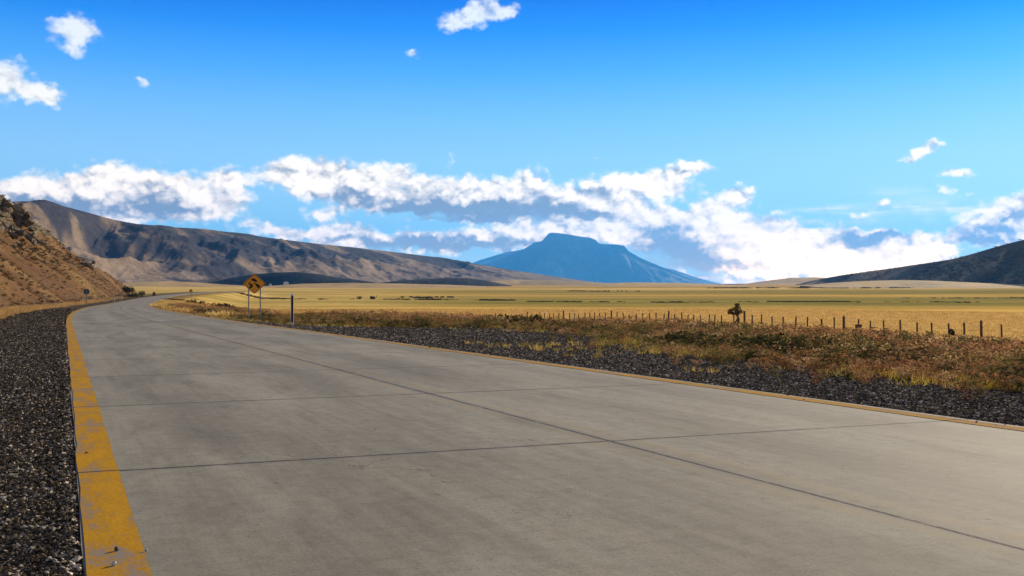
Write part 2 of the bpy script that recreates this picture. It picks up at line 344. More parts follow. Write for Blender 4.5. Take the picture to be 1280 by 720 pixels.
halo = g.m('MAXIMUM', g.ss(tjd, .10, .0, 0., .35), g.ss(ljd, .12, .0, 0., .4)); c = g.mix(halo, c, (.12, .105, .085))
jt = g.m('MULTIPLY', g.ss(g.noise(pn, 3.2, 5., .7), .34, .5, .35, 1.), g.m('MAXIMUM', g.ss(tjd, .022, .012), g.ss(ljd, .019, .010))); c = g.mix(jt, c, (.018, .017, .018))
hgt = g.m('SUBTRACT', g.m('MULTIPLY_ADD', spk, .3, g.m('MULTIPLY', broom, .5)), g.m('MULTIPLY', jt, 3.))
finish(g, out, c, g.ss(big, .3, .7, .8, .9), hgt, .35, .006, 0, .12)
ss_ = np.concatenate([np.arange(-60, 40, .5), np.arange(40, 740, 2.)])
of = np.array([.075, .075, .6, 1.2, 2, 2.8, 3.4, 3.93, 4.5, 5.2, 6, 6.8, 7.2, 7.55, 7.55])
Q, O = np.meshgrid(ss_, of, indexing='ij'); x, y, z = road_at(Q.ravel(), O.ravel()); z = z.reshape(Q.shape).copy(); z[:, 0] -= .16; z[:, -1] -= .16
wob_ = (fbm(Q[:, :1] * 1.7, Q[:, :1] * 0, 4, 3) - .5) * .03; 
O2 = O.copy(); O2[:, :2] += wob_; x, y, _z = road_at(Q.ravel(), O2.ravel())
tag(mesh_np('road', np.stack([x, y, z.ravel()], 1), grid_faces(len(ss_), len(of))[:, ::-1], m, uv=np.stack([Q.ravel(), O2.ravel()], 1)), kind='structure')

m, g, out = mat('yellow_road_paint')
uv = g.new('ShaderNodeUVMap').outputs[0]; us, uo, _ = g.sep(uv); pn = g.xyz(us, uo)
wear = g.noise(g.v('MULTIPLY', pn, (1.6, 6, 1)), 1., 8., .7); fn = g.noise(g.v('MULTIPLY', pn, (60, 18, 1)), 1., 4., .6)
pc = g.mix(g.ss(wear, .3, .7), (.33, .165, .010), (.45, .235, .016))
edge = g.ss(g.m('ABSOLUTE', g.m('SUBTRACT', g.m('FRACT', g.m('MULTIPLY', uo, 1.)), .0)), 0, 1)
pat = g.ss(g.m('MULTIPLY_ADD', fn, .5, g.m('MULTIPLY', wear, .8)), .655, .53)
c = g.mix(1., pc, g.ramp(g.noise(pn, 45., 5., .7), [(.3, (.70, .69, .66)), (.5, (1, 1, 1)), (.7, (1.12, 1.12, 1.1))]), 'MULTIPLY')
c = g.mix(g.m('MULTIPLY', pat, .92), c, (.20, .185, .165))
us2 = g.m('FRACT', g.m('DIVIDE', g.m('MULTIPLY_ADD', uo, .07, g.m('ADD', us, -7.12 + 4.28 * 30.5)), 4.28))
c = g.mix(g.ss(g.m('MULTIPLY', g.m('ABSOLUTE', g.m('SUBTRACT', us2, .5)), 4.28), .02, .009), c, (.03, .027, .022))
finish(g, out, c, .95, fn, .3, .004, 0, .02)
for a, b in ((.085, .33), (7.27, 7.47)):
    of = np.linspace(a, b, 4); Q, O = np.meshgrid(ss_, of, indexing='ij')
    ed = (fbm(Q * 4.3, O * 0 + a, 5, 21, .75) - .5) * .05; O = O + ed * np.array([1, 0, 0, .5])[None]
    x, y, z = road_at(Q.ravel(), O.ravel())
    tag(mesh_np('road_line', np.stack([x, y, z + .004], 1), grid_faces(len(ss_), 4)[:, ::-1], m, uv=np.stack([Q.ravel(), O.ravel()], 1)), kind='structure')

# ------------------------------------------------------------------ near rocky hill
TOE = np.array([(-34.5, 67), (-53.6, 113), (-84.6, 195), (-116, 292), (-134, 348), (-147, 392), (-168, 428), (-235, 470), (-420, 520), (-480, 250), (-300, -60), (-60, -50), (-24, 0), (-25, 35)], float)
def poly_sd(X, Y, PG):
    d = np.full(X.shape, 1e9); ins = np.zeros(X.shape, bool); n = len(PG)
    for i in range(n):
        a = PG[i]; b = PG[(i + 1) % n]; e = b - a
        t_ = np.clip(((X - a[0]) * e[0] + (Y - a[1]) * e[1]) / (e @ e), 0, 1)
        d = np.minimum(d, np.hypot(X - a[0] - t_ * e[0], Y - a[1] - t_ * e[1]))
        c = ((a[1] > Y) != (b[1] > Y)) & (X < (b[0] - a[0]) * (Y - a[1]) / (b[1] - a[1] + 1e-12) + a[0]); ins ^= c
    return np.where(ins, d, -d)
def hill_h(X, Y):
    d = poly_sd(X, Y, TOE) + (fbm(X / 14, Y / 14, 4, 31) - .5) * 7 * sstep(np.hypot(X, Y), 60, 130)
    h = np.where(d < 3, .30 * d, .9 + .80 * (d - 3)); h = np.where(h > 40, 40 + (h - 40) * .45, h)
    n = sstep(d, 2, 16)
    h += n * ((fbm(X / 26, Y / 26, 4, 41) - .5) * 7 + (ridged(X / 9, Y / 9, 4, 47) - .55) * 2.0)
    rk = sstep(fbm(X / 22, Y / 22, 3, 53) + sstep(d, 20, 40) * .32, .70, .80) * sstep(d, 14, 26)     # crags towards the crest
    h += rk * (ridged(X / 5., Y / 5., 4, 59) - .35) * 4.2
    return h, d, rk
gx = np.arange(-470, -14, 1.1); gy = np.arange(-55, 520, 1.5); HX, HY = np.meshgrid(gx, gy)
hh, hd, hrk = hill_h(HX, HY); HZg = ground_z(HX, HY) + hh - .12
keep = (hd > -1.5) & (hh > -.6)
def keep_grid(nr, nc, keep):
    f = grid_faces(nr, nc); return f[keep.ravel()[f].all(1)]
def compact(V, Fa, *extra):
    u, inv = np.unique(Fa, return_inverse=True); return (V[u], inv.reshape(Fa.shape)) + tuple(e[u] for e in extra)
m, g, out = mat('dry_hillside')
pos = g.new('ShaderNodeNewGeometry').outputs['Position']; nz = g.sep(g.new('ShaderNodeNewGeometry').outputs['Normal'])[2]
rkv = g.new('ShaderNodeSeparateColor', {0: g.new('ShaderNodeVertexColor', layer_name='Col').outputs[0]}).outputs[0]
a = g.noise(pos, .05, 6., .6); b = g.noise(pos, .35, 7., .68); cc = g.noise(pos, 1.6, 6., .7)
c = g.ramp(a, [(.3, (.085, .038, .012)), (.5, (.135, .066, .019)), (.68, (.185, .108, .032))])
c = g.mix(g.ss(b, .50, .66, 0, .8), c, (.075, .06, .025))
c = g.mix(1., c, g.ramp(cc, [(.3, (.6, .6, .6)), (.5, (1, 1, 1)), (.7, (1.3, 1.28, 1.2))]), 'MULTIPLY')
rock = g.mix(g.ss(cc, .35, .65), (.045, .036, .022), (.20, .155, .085))
c = g.mix(g.ss(g.m('ADD', rkv, g.m('MULTIPLY', g.m('SUBTRACT', b, .5), 1.)), .4, .7), c, rock)
finish(g, out, c, .92, g.mix(.5, b, cc), .8, .6, 0, .1)
f = keep_grid(len(gy), len(gx), keep)
V = np.stack([HX, HY, HZg], 2).reshape(-1, 3)
V, f, cl = compact(V, f, np.repeat(hrk.reshape(-1, 1), 3, 1))
tag(mesh_np('hill', V, f, m, col=cl, smooth=True), kind='structure')
def hill_z(X, Y):
    h, d, rk = hill_h(X, Y); return ground_z(X, Y) + h - .12, d, rk

# ------------------------------------------------------------------ far relief: each a height field over (screen azimuth, distance)
def relief(name, prof, Dfun, front, back, mat_, nx=500, nt=110, gully=None, x0=None, x1=None, base=-1.):
    """ridge with the photo's skyline at distance Dfun(px); front/back = depth of the slopes as a share of the distance"""
    prof = np.array(prof, float); u = np.linspace(prof[0, 0], prof[-1, 0], nx); top = np.interp(u, prof[:, 0], prof[:, 1])
    D = Dfun(u); H = (HZ - top) / F * D + 1.15
    tt = np.concatenate([np.linspace(-1, 0, nt), np.linspace(0, 1, nt // 3)[1:]])
    U, T = np.meshgrid(u, tt); Dm = Dfun(U)
    Y = Dm * np.where(T < 0, 1 + front(U) * T, 1 + back * T)
    X = (U - 640) / F * Dm * np.where(T < 0, 1 + front(U) * T * .15, 1 + back * T)
    Hm = np.interp(U, u, H)
    Z = gully(X, Y, U, T, Hm, Dm)
    return X, Y, Z, U, T
def sculpt(shape, amp, sx, sy, skew, seed):
    def fn(X, Y, U, T, H, D):
        q = np.where(T < 0, 1 + T, 1 - T)
        pr = shape(q)
        r = ridged((X + skew * Y) / sx, (Y - skew * X) / sy, 5, seed, .5) - .62
        k = np.sin(np.pi * np.clip(q, 0, 1)) ** .7 * (T < 0) + 0 * q
        b = ground_z(X, Y) - 2.
        return b + (H - b) * pr + r * amp * H * np.clip(k, 0, 1)
    return fn
def rocky(name, cols, scale, patch, patchcol, ps=(.45, .6), bumpd=8., stretch=(1, 1, 1), shade_col=None):
    m, g, out = mat(name); pos = g.new('ShaderNodeNewGeometry').outputs['Position']; p = g.v('MULTIPLY', pos, stretch)
    a = g.noise(p, scale, 7., .6); b = g.noise(p, scale * 6, 6., .65); q = g.noise(p, patch, 6., .6, dist=.6)
    c = g.ramp(a, [(.3, cols[0]), (.5, cols[1]), (.7, cols[2])])
    c = g.mix(g.ss(q, ps[0], ps[1], 0, .9), c, patchcol)
    if shade_col: c = g.mix(g.ss(g.m('MULTIPLY_ADD', g.m('SUBTRACT', b, .5), .8, g.new('ShaderNodeSeparateColor', {0: g.new('ShaderNodeVertexColor', layer_name='Col').outputs[0]}).outputs[0]), .15, .85, 0, .93), c, shade_col)  # painted shade: masked areas blend to a darker colour
    c = g.mix(1., c, g.ramp(b, [(.3, (.72, .72, .72)), (.5, (1, 1, 1)), (.7, (1.2, 1.2, 1.2))]), 'MULTIPLY')
    finish(g, out, c, .95, b, .7, bumpd, 0, .05); return m

# long bare ridge on the left
PR = [(-140,270),(-60,258),(0,254),(35,254),(62,253),(100,263),(140,274),(175,281),(215,284),(255,286),(300,292),(350,299),(400,305),(450,310),(500,316),(550,322),(600,331),(650,340),(700,348),(740,354),(770,357)]
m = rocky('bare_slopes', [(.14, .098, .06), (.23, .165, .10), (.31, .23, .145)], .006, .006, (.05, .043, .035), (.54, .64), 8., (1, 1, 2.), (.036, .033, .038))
Df = lambda U: np.interp(U, [-140, 0, 200, 450, 770], [2200, 2350, 2900, 4200, 6600])
def longhill(X, Y, U, T, H, D):
    q = np.where(T < 0, 1 + T, 1 - T)
    pr = np.interp(q, [0, .12, .3, .55, .8, 1], [0, .05, .17, .47, .80, 1])
    b = ground_z(X, Y) - 1.
    c = U + 230 * T                                    # spurs leave the crest and run down to the right
    wv = np.interp(U, [0, 700], [120, 75])
    w = fbm(U / 90, T * 2.2, 3, 61) - .5
    r = 1 - abs(2 * vn(c / wv + w * .9, T * .9 + 7, 71) - 1); r = np.sin(r * np.pi / 2); r = .66 * r + .34 * ridged(c / wv * 2.1 + w * 1.6, T * 2.2, 3, 74, .45) - .58
    r2 = ridged(X / 85, Y / 140, 5, 77, .55) - .55
    k = np.clip(np.sin(np.pi * np.clip(q, 0, 1)), 0, 1) ** .75
    return b + (H - b) * pr + np.where(T < 0, k, 0) * (r * .80 + r2 * .15) * H
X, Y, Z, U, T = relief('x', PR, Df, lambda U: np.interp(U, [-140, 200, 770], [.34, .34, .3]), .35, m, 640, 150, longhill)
c = U + 230 * T; shade_dk = fbm(c / 60 + 3, T * 3.2 + U / 160, 6, 64, .58) + .17 * sstep(U, 290, 60) * sstep(T, -.8, -.35) + .10 * sstep(T, -.6, 0.) - .05 * sstep(T, -.55, -.9)  # cloud and slope shade painted into the colour, strongest at upper left
shade_dk = sstep(shade_dk, .47, .73).reshape(-1, 1)
tag(mesh_np('hills', np.stack([X, Y, Z], 2).reshape(-1, 3), grid_faces(*X.shape), m, col=np.repeat(shade_dk, 3, 1), smooth=True), kind='structure')

# dark mounds at the foot of it, pale apron swells
def mound(name, prof, D, fr, m, seed, shape=None, amp=.15):
    sh = shape or (lambda q: q * q * (3 - 2 * q))
    X, Y, Z, U, T = relief('x', prof, lambda U: D + 0 * U, lambda U: fr + 0 * U, fr, m, 220, 50, sculpt(sh, amp, D * .05, D * .05, .3, seed))
    return tag(mesh_np(name, np.stack([X, Y, Z], 2).reshape(-1, 3), grid_faces(*X.shape), m, smooth=True), kind='structure')
mdark = rocky('shaded_scrub_slope', [(.022, .024, .024), (.035, .036, .032), (.05, .045, .036)], .02, .006, (.016, .018, .02), (.5, .6), 4.)  # dark scrub colour with the mounds' shade put into it
mtan = rocky('pale_grass_swell', [(.32, .21, .08), (.42, .28, .10), (.48, .33, .12)], .004, .003, (.24, .18, .07), (.52, .64), 3.)
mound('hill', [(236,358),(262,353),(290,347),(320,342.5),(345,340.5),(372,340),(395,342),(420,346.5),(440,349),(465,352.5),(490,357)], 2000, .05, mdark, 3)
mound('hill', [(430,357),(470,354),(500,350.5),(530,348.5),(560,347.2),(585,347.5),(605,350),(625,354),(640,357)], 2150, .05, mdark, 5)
mound('hill', [(560,358),(600,352),(640,349.5),(690,350.5),(740,353),(800,355.5),(850,357)], 2900, .14, mtan, 7)
mound('hill', [(120,359),(160,353.5),(205,351.5),(240,353),(280,355.5),(330,358)], 1950, .12, mtan, 8)
mound('hill', [(915,357),(950,352),(985,347.5),(1020,346.5),(1060,349),(1120,355),(1150,357)], 3600, .1, mtan, 9)
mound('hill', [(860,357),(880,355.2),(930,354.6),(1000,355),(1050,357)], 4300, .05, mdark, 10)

mound('hill', [(1000,357.5),(1040,353.5),(1085,351),(1130,350),(1180,351.5),(1230,354),(1290,356),(1340,358)], 1650, .16, mtan, 21)
mound('hill', [(700,357),(745,354),(800,353),(850,353.6),(900,355.5),(930,357)], 2300, .12, mtan, 22)
mound('hill', [(330,358),(380,354.5),(440,353.5),(500,354.5),(560,356),(610,358)], 1700, .14, mtan, 23)

# table mountain
PM = [(520,357),(560,349),(595,334),(620,325),(640,317),(655,311),(664,306),(667,303),(677,301.5),(682,296),(686,291.5),(690,290.6),(700,291.5),(712,293),(722,295),(737,296.8),(744,299.5),(749,304),(756,305),(770,305.3),(780,307),(786,314),(800,322),(830,335),(858,347),(878,354),(900,358)]
m = rocky('mountain_rock', [(.05, .05, .05), (.12, .11, .10), (.26, .23, .19)], .0006, .00045, (.025, .033, .042), (.5, .6), 20.)
def table(X, Y, U, T, H, D):
    q = np.where(T < 0, 1 + T, 1 - T); b = ground_z(X, Y) - 3
    pr = np.interp(q, [0, .2, .5, .8, .90, .93, 1], [0, .08, .34, .70, .82, .97, 1])
    r = ridged((X + .25 * Y) / 710, (Y - .25 * X) / 4400, 5, 91, .55) - .6
    k = np.clip(np.sin(np.pi * np.clip(q / .93, 0, 1)), 0, 1) * (T < 0)
    return b + (H - b) * pr + k * r * .85 * H
X, Y, Z, U, T = relief('x', PM, lambda U: 25000 + 0 * U, lambda U: .10 + 0 * U, .07, m, 900, 120, table)
tag(mesh_np('mountain', np.stack([X, Y, Z], 2).reshape(-1, 3), grid_faces(*X.shape), m, smooth=True), kind='structure')
m2 = rocky('far_mountain_rock', [(.08, .085, .09), (.13, .13, .13), (.5, .5, .52)], .0015, .001, (.09, .09, .1), (.5, .6), 20., (1, 1, 5))
for pr_, D_ in (([(540,357),(575,335),(600,325),(630,316),(665,310),(700,312),(740,320),(780,340),(800,357)], 28500), ([(740,357),(790,336),(818,331),(845,338),(868,346),(890,352),(910,357)], 28700)):
    mound('mountain', pr_, D_, .05, m2, 13, lambda q: q, .2)

# wooded hill on the right
PW_ = [(985,358),(1010,352),(1030,348),(1055,343.5),(1080,340),(1110,336),(1140,331.5),(1165,328),(1190,324),(1215,317.5),(1240,310),(1262,304),(1290,297),(1340,286),(1400,278),(1500,270),(1650,275),(1800,320)]
mw = rocky('heath_slope', [(.24, .15, .07), (.34, .22, .09), (.42, .28, .12)], .01, .006, (.11, .07, .035), (.45, .56), 4.)
DW = lambda U: np.interp(U, [985, 1060, 1280, 1800], [2700, 2400, 1750, 1300])
def wood(X, Y, U, T, H, D):
    q = np.where(T < 0, 1 + T, 1 - T); b = ground_z(X, Y) - 1.
    pr = np.interp(q, [0, .1, .4, .7, 1], [0, .05, .30, .68, 1])
    r = ridged((X - .3 * Y) / 150, (Y + .3 * X) / 380, 4, 101) - .6
    return b + (H - b) * pr + np.clip(np.sin(np.pi * np.clip(q, 0, 1)), 0, 1) * (T < 0) * r * .28 * H
X, Y, Z, U, T = relief('x', PW_, DW, lambda U: np.interp(U, [985, 1280, 1800], [.10, .34, .4]), .2, mw, 300, 90, wood)
tag(mesh_np('hill', np.stack([X, Y, Z], 2).reshape(-1, 3), grid_faces(*X.shape), mw, smooth=True), kind='structure')
WX, WY, WZ, WU, WT = X, Y, Z, U, T

# ------------------------------------------------------------------ plant and stone prototypes (plain arrays)
def ico_rock(seed, k=1, amp=.35):
    bm = bmesh.new(); bmesh.ops.create_icosphere(bm, subdivisions=k, radius=1); r = np.random.default_rng(seed)
    v = np.array([q.co[:] for q in bm.verts]); f = np.array([[q.index for q in ff.verts] for ff in bm.faces]); bm.free()
    v *= 1 + (r.random((len(v), 1)) - .5) * 2 * amp; v *= np.array([1, .75, .55]) * (1 + (r.random(3) - .5) * .4)
    return v, f, np.ones((len(v), 3))
def cards(n, rnd, cen, rad_, size, hue, tall=1., up=.0):
    """n small leaf triangles filling an ellipsoid"""
    th = rnd.random(n) * 2 * np.pi; u = rnd.random(n) * 2 - 1; rr = rnd.random(n) ** .4
    p = np.stack([np.cos(th) * np.sqrt(1 - u * u), np.sin(th) * np.sqrt(1 - u * u), u], 1) * rr[:, None] * np.array(rad_) + np.array(cen)
    a = rnd.normal(size=(n, 3)); a /= np.linalg.norm(a, axis=1)[:, None]; b = np.cross(a, rnd.normal(size=(n, 3))); b /= np.linalg.norm(b, axis=1)[:, None]
    a[:, 2] *= tall; s = size * (.6 + .8 * rnd.random((n, 1)))
    v = np.stack([p - b * s * .5, p + b * s * .5, p + a * s * 1.3], 1).reshape(-1, 3); v[:, 2] = np.maximum(v[:, 2], 0.)
    c = np.repeat((hue[0] + (hue[1] - hue[0]) * rnd.random((n, 1)))[:, None], 3, 1).reshape(-1, 1) * np.ones((1, 3))
    return v, np.arange(3 * n).reshape(-1, 3), c
def tuft(seed, n=14, h=.35, spread=.16, lean=.5, w=.012):
    r = np.random.default_rng(seed); th = r.random(n) * 6.28; rr = r.random(n) * spread; x = rr * np.cos(th); y = rr * np.sin(th)
    l = h * (.55 + .6 * r.random(n)); ln = lean * (.3 + r.random(n)); a2 = th + r.normal(size=n) * .6
    tx = x + np.cos(a2) * l * ln; ty = y + np.sin(a2) * l * ln
    pa = r.random(n) * 6.28; wx = np.cos(pa) * w; wy = np.sin(pa) * w
    v = np.stack([np.stack([x - wx, y - wy, 0 * x], 1), np.stack([x + wx, y + wy, 0 * x], 1), np.stack([tx, ty, l], 1)], 1).reshape(-1, 3)
    c = np.ones((3 * n, 3)) * np.repeat(.75 + .5 * r.random(n), 3)[:, None]
    return v, np.arange(3 * n).reshape(-1, 3), c
def join(*ps):
    V_, F_, C_ = [], [], []; b = 0
    for v, f, c in ps: V_.append(v); F_.append(f + b); C_.append(c); b += len(v)
    return np.concatenate(V_), np.concatenate(F_), np.concatenate(C_)
def forb(seed, h=.7):
    """dry branching weed: thin stems with clusters of curled leaves and seed heads"""
    r = np.random.default_rng(seed); st = tuft(seed, 16, h, .12, .45, .008)
    tips = st[0].reshape(-1, 3, 3)[:, 2]; parts = [(st[0], st[1], st[2] * .7)]
    for q in tips: parts.append(cards(7, r, q * np.array([1, 1, .93]), (.08, .08, .09), .05, (.6, 1.45)))
    parts.append(cards(40, r, (0, 0, h * .45), (.26, .26, h * .4), .055, (.45, 1.1)))
    return join(*parts)
def bush(seed, n=150, size=.11):
    r = np.random.default_rng(seed); ps = []
    for k in range(6):
        c0 = r.normal(size=3) * np.array([.36, .36, .10]) + np.array([0, 0, .40]); ps.append(cards(n // 6, r, c0, (.30, .30, .30), size, (.45, 1.35)))
    ps.append(cards(n // 6, r, (0, 0, .2), (.5, .5, .2), size, (.4, .8))); return join(*ps)
TUF = [tuft(k) for k in range(5)]; FORB = [forb(20 + k, .55 + .1 * k) for k in range(5)]; BUSH = [bush(40 + k) for k in range(5)]
ROCK = [ico_rock(60 + k, 1, .3) for k in range(6)]
def octa(seed):
    r = np.random.default_rng(seed); v = np.array([(1, 0, 0), (-1, 0, 0), (0, 1, 0), (0, -1, 0), (0, 0, 1), (0, 0, -1)], float)
    v = v + r.normal(size=v.shape) * .28; v *= np.array([1, .8, .6]); f = np.array([(0, 2, 4), (2, 1, 4), (1, 3, 4), (3, 0, 4), (2, 0, 5), (1, 2, 5), (3, 1, 5), (0, 3, 5)]); return v, f, np.ones((6, 3))
PEB = [octa(80 + k) for k in range(8)]
def wedge(n, d0, d1, p=1., half=33):
    """random ground points in the field of view, density falling with distance"""
    u = rng.random(n); q = 2 - p; D = (d0**q + u * (d1**q - d0**q)) ** (1 / q) if abs(q) > 1e-6 else d0 * (d1 / d0) ** u
    a = np.radians((rng.random(n) * 2 - 1) * half); return D * np.sin(a), D * np.cos(a)
def tint_(n, cols, jit=.25):
    c = np.array(cols)[rng.integers(0, len(cols), n)]; return c * (1 + (rng.random((n, 1)) - .5) * 2 * jit)

# gravel stones
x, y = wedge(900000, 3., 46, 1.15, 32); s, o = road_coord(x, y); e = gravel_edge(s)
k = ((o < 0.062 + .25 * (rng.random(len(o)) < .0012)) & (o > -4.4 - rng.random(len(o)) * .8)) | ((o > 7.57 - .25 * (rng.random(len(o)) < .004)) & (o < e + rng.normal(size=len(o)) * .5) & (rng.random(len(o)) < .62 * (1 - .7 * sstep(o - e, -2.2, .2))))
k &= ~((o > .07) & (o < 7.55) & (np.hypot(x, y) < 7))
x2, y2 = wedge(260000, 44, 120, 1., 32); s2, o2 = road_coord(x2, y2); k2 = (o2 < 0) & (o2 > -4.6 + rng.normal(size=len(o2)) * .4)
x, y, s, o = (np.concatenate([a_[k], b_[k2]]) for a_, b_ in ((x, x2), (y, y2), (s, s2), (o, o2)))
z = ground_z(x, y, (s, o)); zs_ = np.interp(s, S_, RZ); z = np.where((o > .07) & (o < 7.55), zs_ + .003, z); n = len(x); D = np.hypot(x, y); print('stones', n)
sz = (.005 + .012 * rng.random(n) ** 3) * (1 + D / 34)
V, f, cl = scatter(PEB, np.stack([x, y, z + sz * .3 + np.where(o < .07, (rng.random(n) * .02) * sstep(o, -.25, .05), 0)], 1), rng.random(n) * 6.28, sz, tint_(n, [(.026, .022, .016), (.04, .033, .024), (.06, .05, .037), (.085, .07, .05), (.11, .08, .045), (.32, .27, .19)], .3) * np.where(o > 0, 1.6, 1.)[:, None])  # right-hand stones lightened, standing in for brighter light on that side
M_stone = leafy('gravel_stone', 0., .8)
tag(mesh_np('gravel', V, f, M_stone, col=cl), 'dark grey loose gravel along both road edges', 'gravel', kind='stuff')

# scrub on the slope between the gravel and the fence
x, y = wedge(75000, 9, 150, 1.25, 33); s, o = road_coord(x, y); e = gravel_edge(s)
lim = np.where(s < 62, np.interp(s, [-20, 0, 30, 62], [33, 33, 34, 30]), 13.5)
dens = fbm(x / 5, y / 5, 3, 120); k = (o > e + rng.normal(size=len(o)) * .8) & (o < lim + (dens - .5) * 8) & (rng.random(len(o)) < .55 + 1.1 * dens)
x, y, s, o = x[k], y[k], s[k], o[k]; n = len(x); z = ground_z(x, y, (s, o)); e = gravel_edge(s); print('scrub', n)
frac = (o - e) / np.maximum(lim[k] - e, 1)
sc = (.24 + .40 * sstep(frac, .0, .35)) * (.7 + .6 * rng.random(n)) * np.where(s > 60, .8, 1) * (1 - .35 * sstep(frac, .5, .9))
sc = np.stack([sc * 1.5, sc * 1.5, sc], 1)
redd = tint_(n, [(.33, .165, .07), (.27, .125, .055), (.38, .21, .10), (.46, .31, .16), (.24, .125, .05)]); grn = tint_(n, [(.11, .095, .035), (.16, .125, .04), (.08, .075, .03), (.30, .22, .07)])
gmix = (fbm(x / 4, y / 4, 3, 130) * 1.3 - .62 + .62 * (1 - sstep(frac, .05, .55)) > rng.random(n))
colr = np.where(gmix[:, None], grn, redd)
V, f, cl = scatter(FORB, np.stack([x, y, z - .02], 1), rng.random(n) * 6.28, sc, colr)
tag(mesh_np('dry_scrub', V, f, M_leaf, col=cl), 'reddish brown dried weeds covering the slope below the fence', 'scrub', kind='stuff')
# darker, greener bushes in that belt
x, y = wedge(11000, 12, 140, 1.2, 33); s, o = road_coord(x, y); e = gravel_edge(s); fr = (o - e) / 12
k = (o > e + .6) & (o < e + 15) & (s < 140) & (rng.random(len(o)) < (fbm(x / 5, y / 5, 3, 140) - .40) * 3.2 * (1.15 - fr))
k &= (s < 60) | (o < e + 4)
x, y, s, o = x[k], y[k], s[k], o[k]; n = len(x); z = ground_z(x, y, (s, o)); print('bush', n)
sc = np.stack([.5 + .5 * rng.random(n)] * 2 + [.25 + .3 * rng.random(n)], 1)
V, f, cl = scatter(BUSH, np.stack([x, y, z - .04], 1), rng.random(n) * 6.28, sc, tint_(n, [(.05, .055, .022), (.07, .065, .025), (.09, .085, .028), (.11, .075, .035)]))
tag(mesh_np('low_bushes', V, f, M_dark, col=cl), 'low dark green bushes mixed into the brown weeds', 'bushes', kind='stuff')
# grass: roadside tufts, golden field, strip on the left
x, y = wedge(330000, 10, 250, 1.2, 33); s, o = road_coord(x, y); e = gravel_edge(s)
nse = fbm(x / 3.5, y / 3.5, 3, 150)
field_ = (o > 27) & (s < 400) | (o > 12) & (s > 58)
rim = (o > e - .4 + rng.normal(size=len(o)) * .5) & (o < e + 9) & (rng.random(len(o)) < .06 + .55 * (nse > .55))
left_ = (o < -4.2 + rng.normal(size=len(o)) * .35) & (o > -8.5) & (s < 330)
lay = (o > 9) & (o < e) & (rng.random(len(o)) < .05) & (nse > .55) & (s > 9)
k = field_ & (rng.random(len(o)) < .85) | rim | left_ | lay
x, y, s, o, nse = x[k], y[k], s[k], o[k], nse[k]; n = len(x); z = ground_z(x, y, (s, o)); print('grass', n)
fld = (o > 24) | (s > 62); D = np.hypot(x, y)
colr = np.where(fld[:, None], tint_(n, [(.56, .36, .10), (.62, .42, .14), (.46, .28, .075), (.70, .50, .22), (.30, .18, .05)], .15), tint_(n, [(.42, .31, .06), (.34, .26, .05), (.46, .30, .10), (.26, .2, .05)], .25))
colr = np.where((o < 0)[:, None], tint_(n, [(.52, .34, .14), (.44, .27, .10), (.34, .20, .07)], .2), colr)
sc = np.where(fld, .55 + .5 * rng.random(n), .16 + .22 * rng.random(n)) * np.where(o < 0, 1.1, 1.) * (1 + .3 * (nse > .6))
V, f, cl = scatter(TUF, np.stack([x, y, z - .02], 1), rng.random(n) * 6.28, np.stack([sc * (1.2 + D / 120), sc * (1.2 + D / 120), sc], 1), colr)
tag(mesh_np('grass', V, f, M_grass, col=cl), 'golden dry grass of the plain and road verges', 'grass', kind='stuff')
# shrubs and tussocks all over the rocky hill
n = 110000; x = -rng.random(n) * 330 - 20; y = rng.random(n) * 460 + 20
z, d, rk = hill_z(x, y); k = (d > 1.5) & (fbm(x / 10, y / 10, 3, 160) + rng.normal(size=n) * .14 > .50) & (abs(x / np.maximum(y, 1)) < .75)
x, y, z, d = x[k], y[k], z[k], d[k]; n = len(x); print('hill shrubs', n)
sc = np.stack([.35 + .6 * rng.random(n)] * 2 + [.4 + .55 * rng.random(n)], 1) * (.6 + .5 * sstep(d, 3, 25))[:, None]
V, f, cl = scatter(BUSH[:3], np.stack([x, y, z - .12], 1), rng.random(n) * 6.28, sc, tint_(n, [(.05, .038, .015), (.07, .052, .018), (.12, .07, .025), (.18, .11, .038), (.045, .042, .016)]))
tag(mesh_np('hillside_scrub', V, f, M_dark, col=cl), 'dark tussocks and shrubs dotted over the rocky hillside', 'scrub', kind='stuff')
# woodland on the right-hand hill
fl = WX.ravel(); k = rng.choice(len(fl), 20000); ok = (WT.ravel()[k] < .06) & (WT.ravel()[k] > -.93) & (WU.ravel()[k] > 1040) & (WU.ravel()[k] < 1420)
ok &= fbm(fl[k] / 60, WY.ravel()[k] / 60, 3, 170) + rng.normal(size=len(k)) * .1 + sstep(WU.ravel()[k], 1080, 1250) * .18 > .5
k = k[ok]; n = len(k); print('wood', n)
pos = np.stack([fl[k], WY.ravel()[k], WZ.ravel()[k] - .8], 1) + rng.normal(size=(n, 3)) * np.array([4, 4, 0])
sc = np.stack([3 + 4.5 * rng.random(n)] * 2 + [2.2 + 3.2 * rng.random(n)], 1) * np.where(WT.ravel()[k] > -.12, .55, 1)[:, None]
V, f, cl = scatter(BUSH, pos, rng.random(n) * 6.28, sc, tint_(n, [(.15, .10, .045), (.19, .12, .05), (.24, .13, .055), (.15, .09, .045)]))
tag(mesh_np('woodland', V, f, M_dark, col=cl), 'dark low woodland covering the slope of the right-hand hill', 'woodland', kind='stuff')
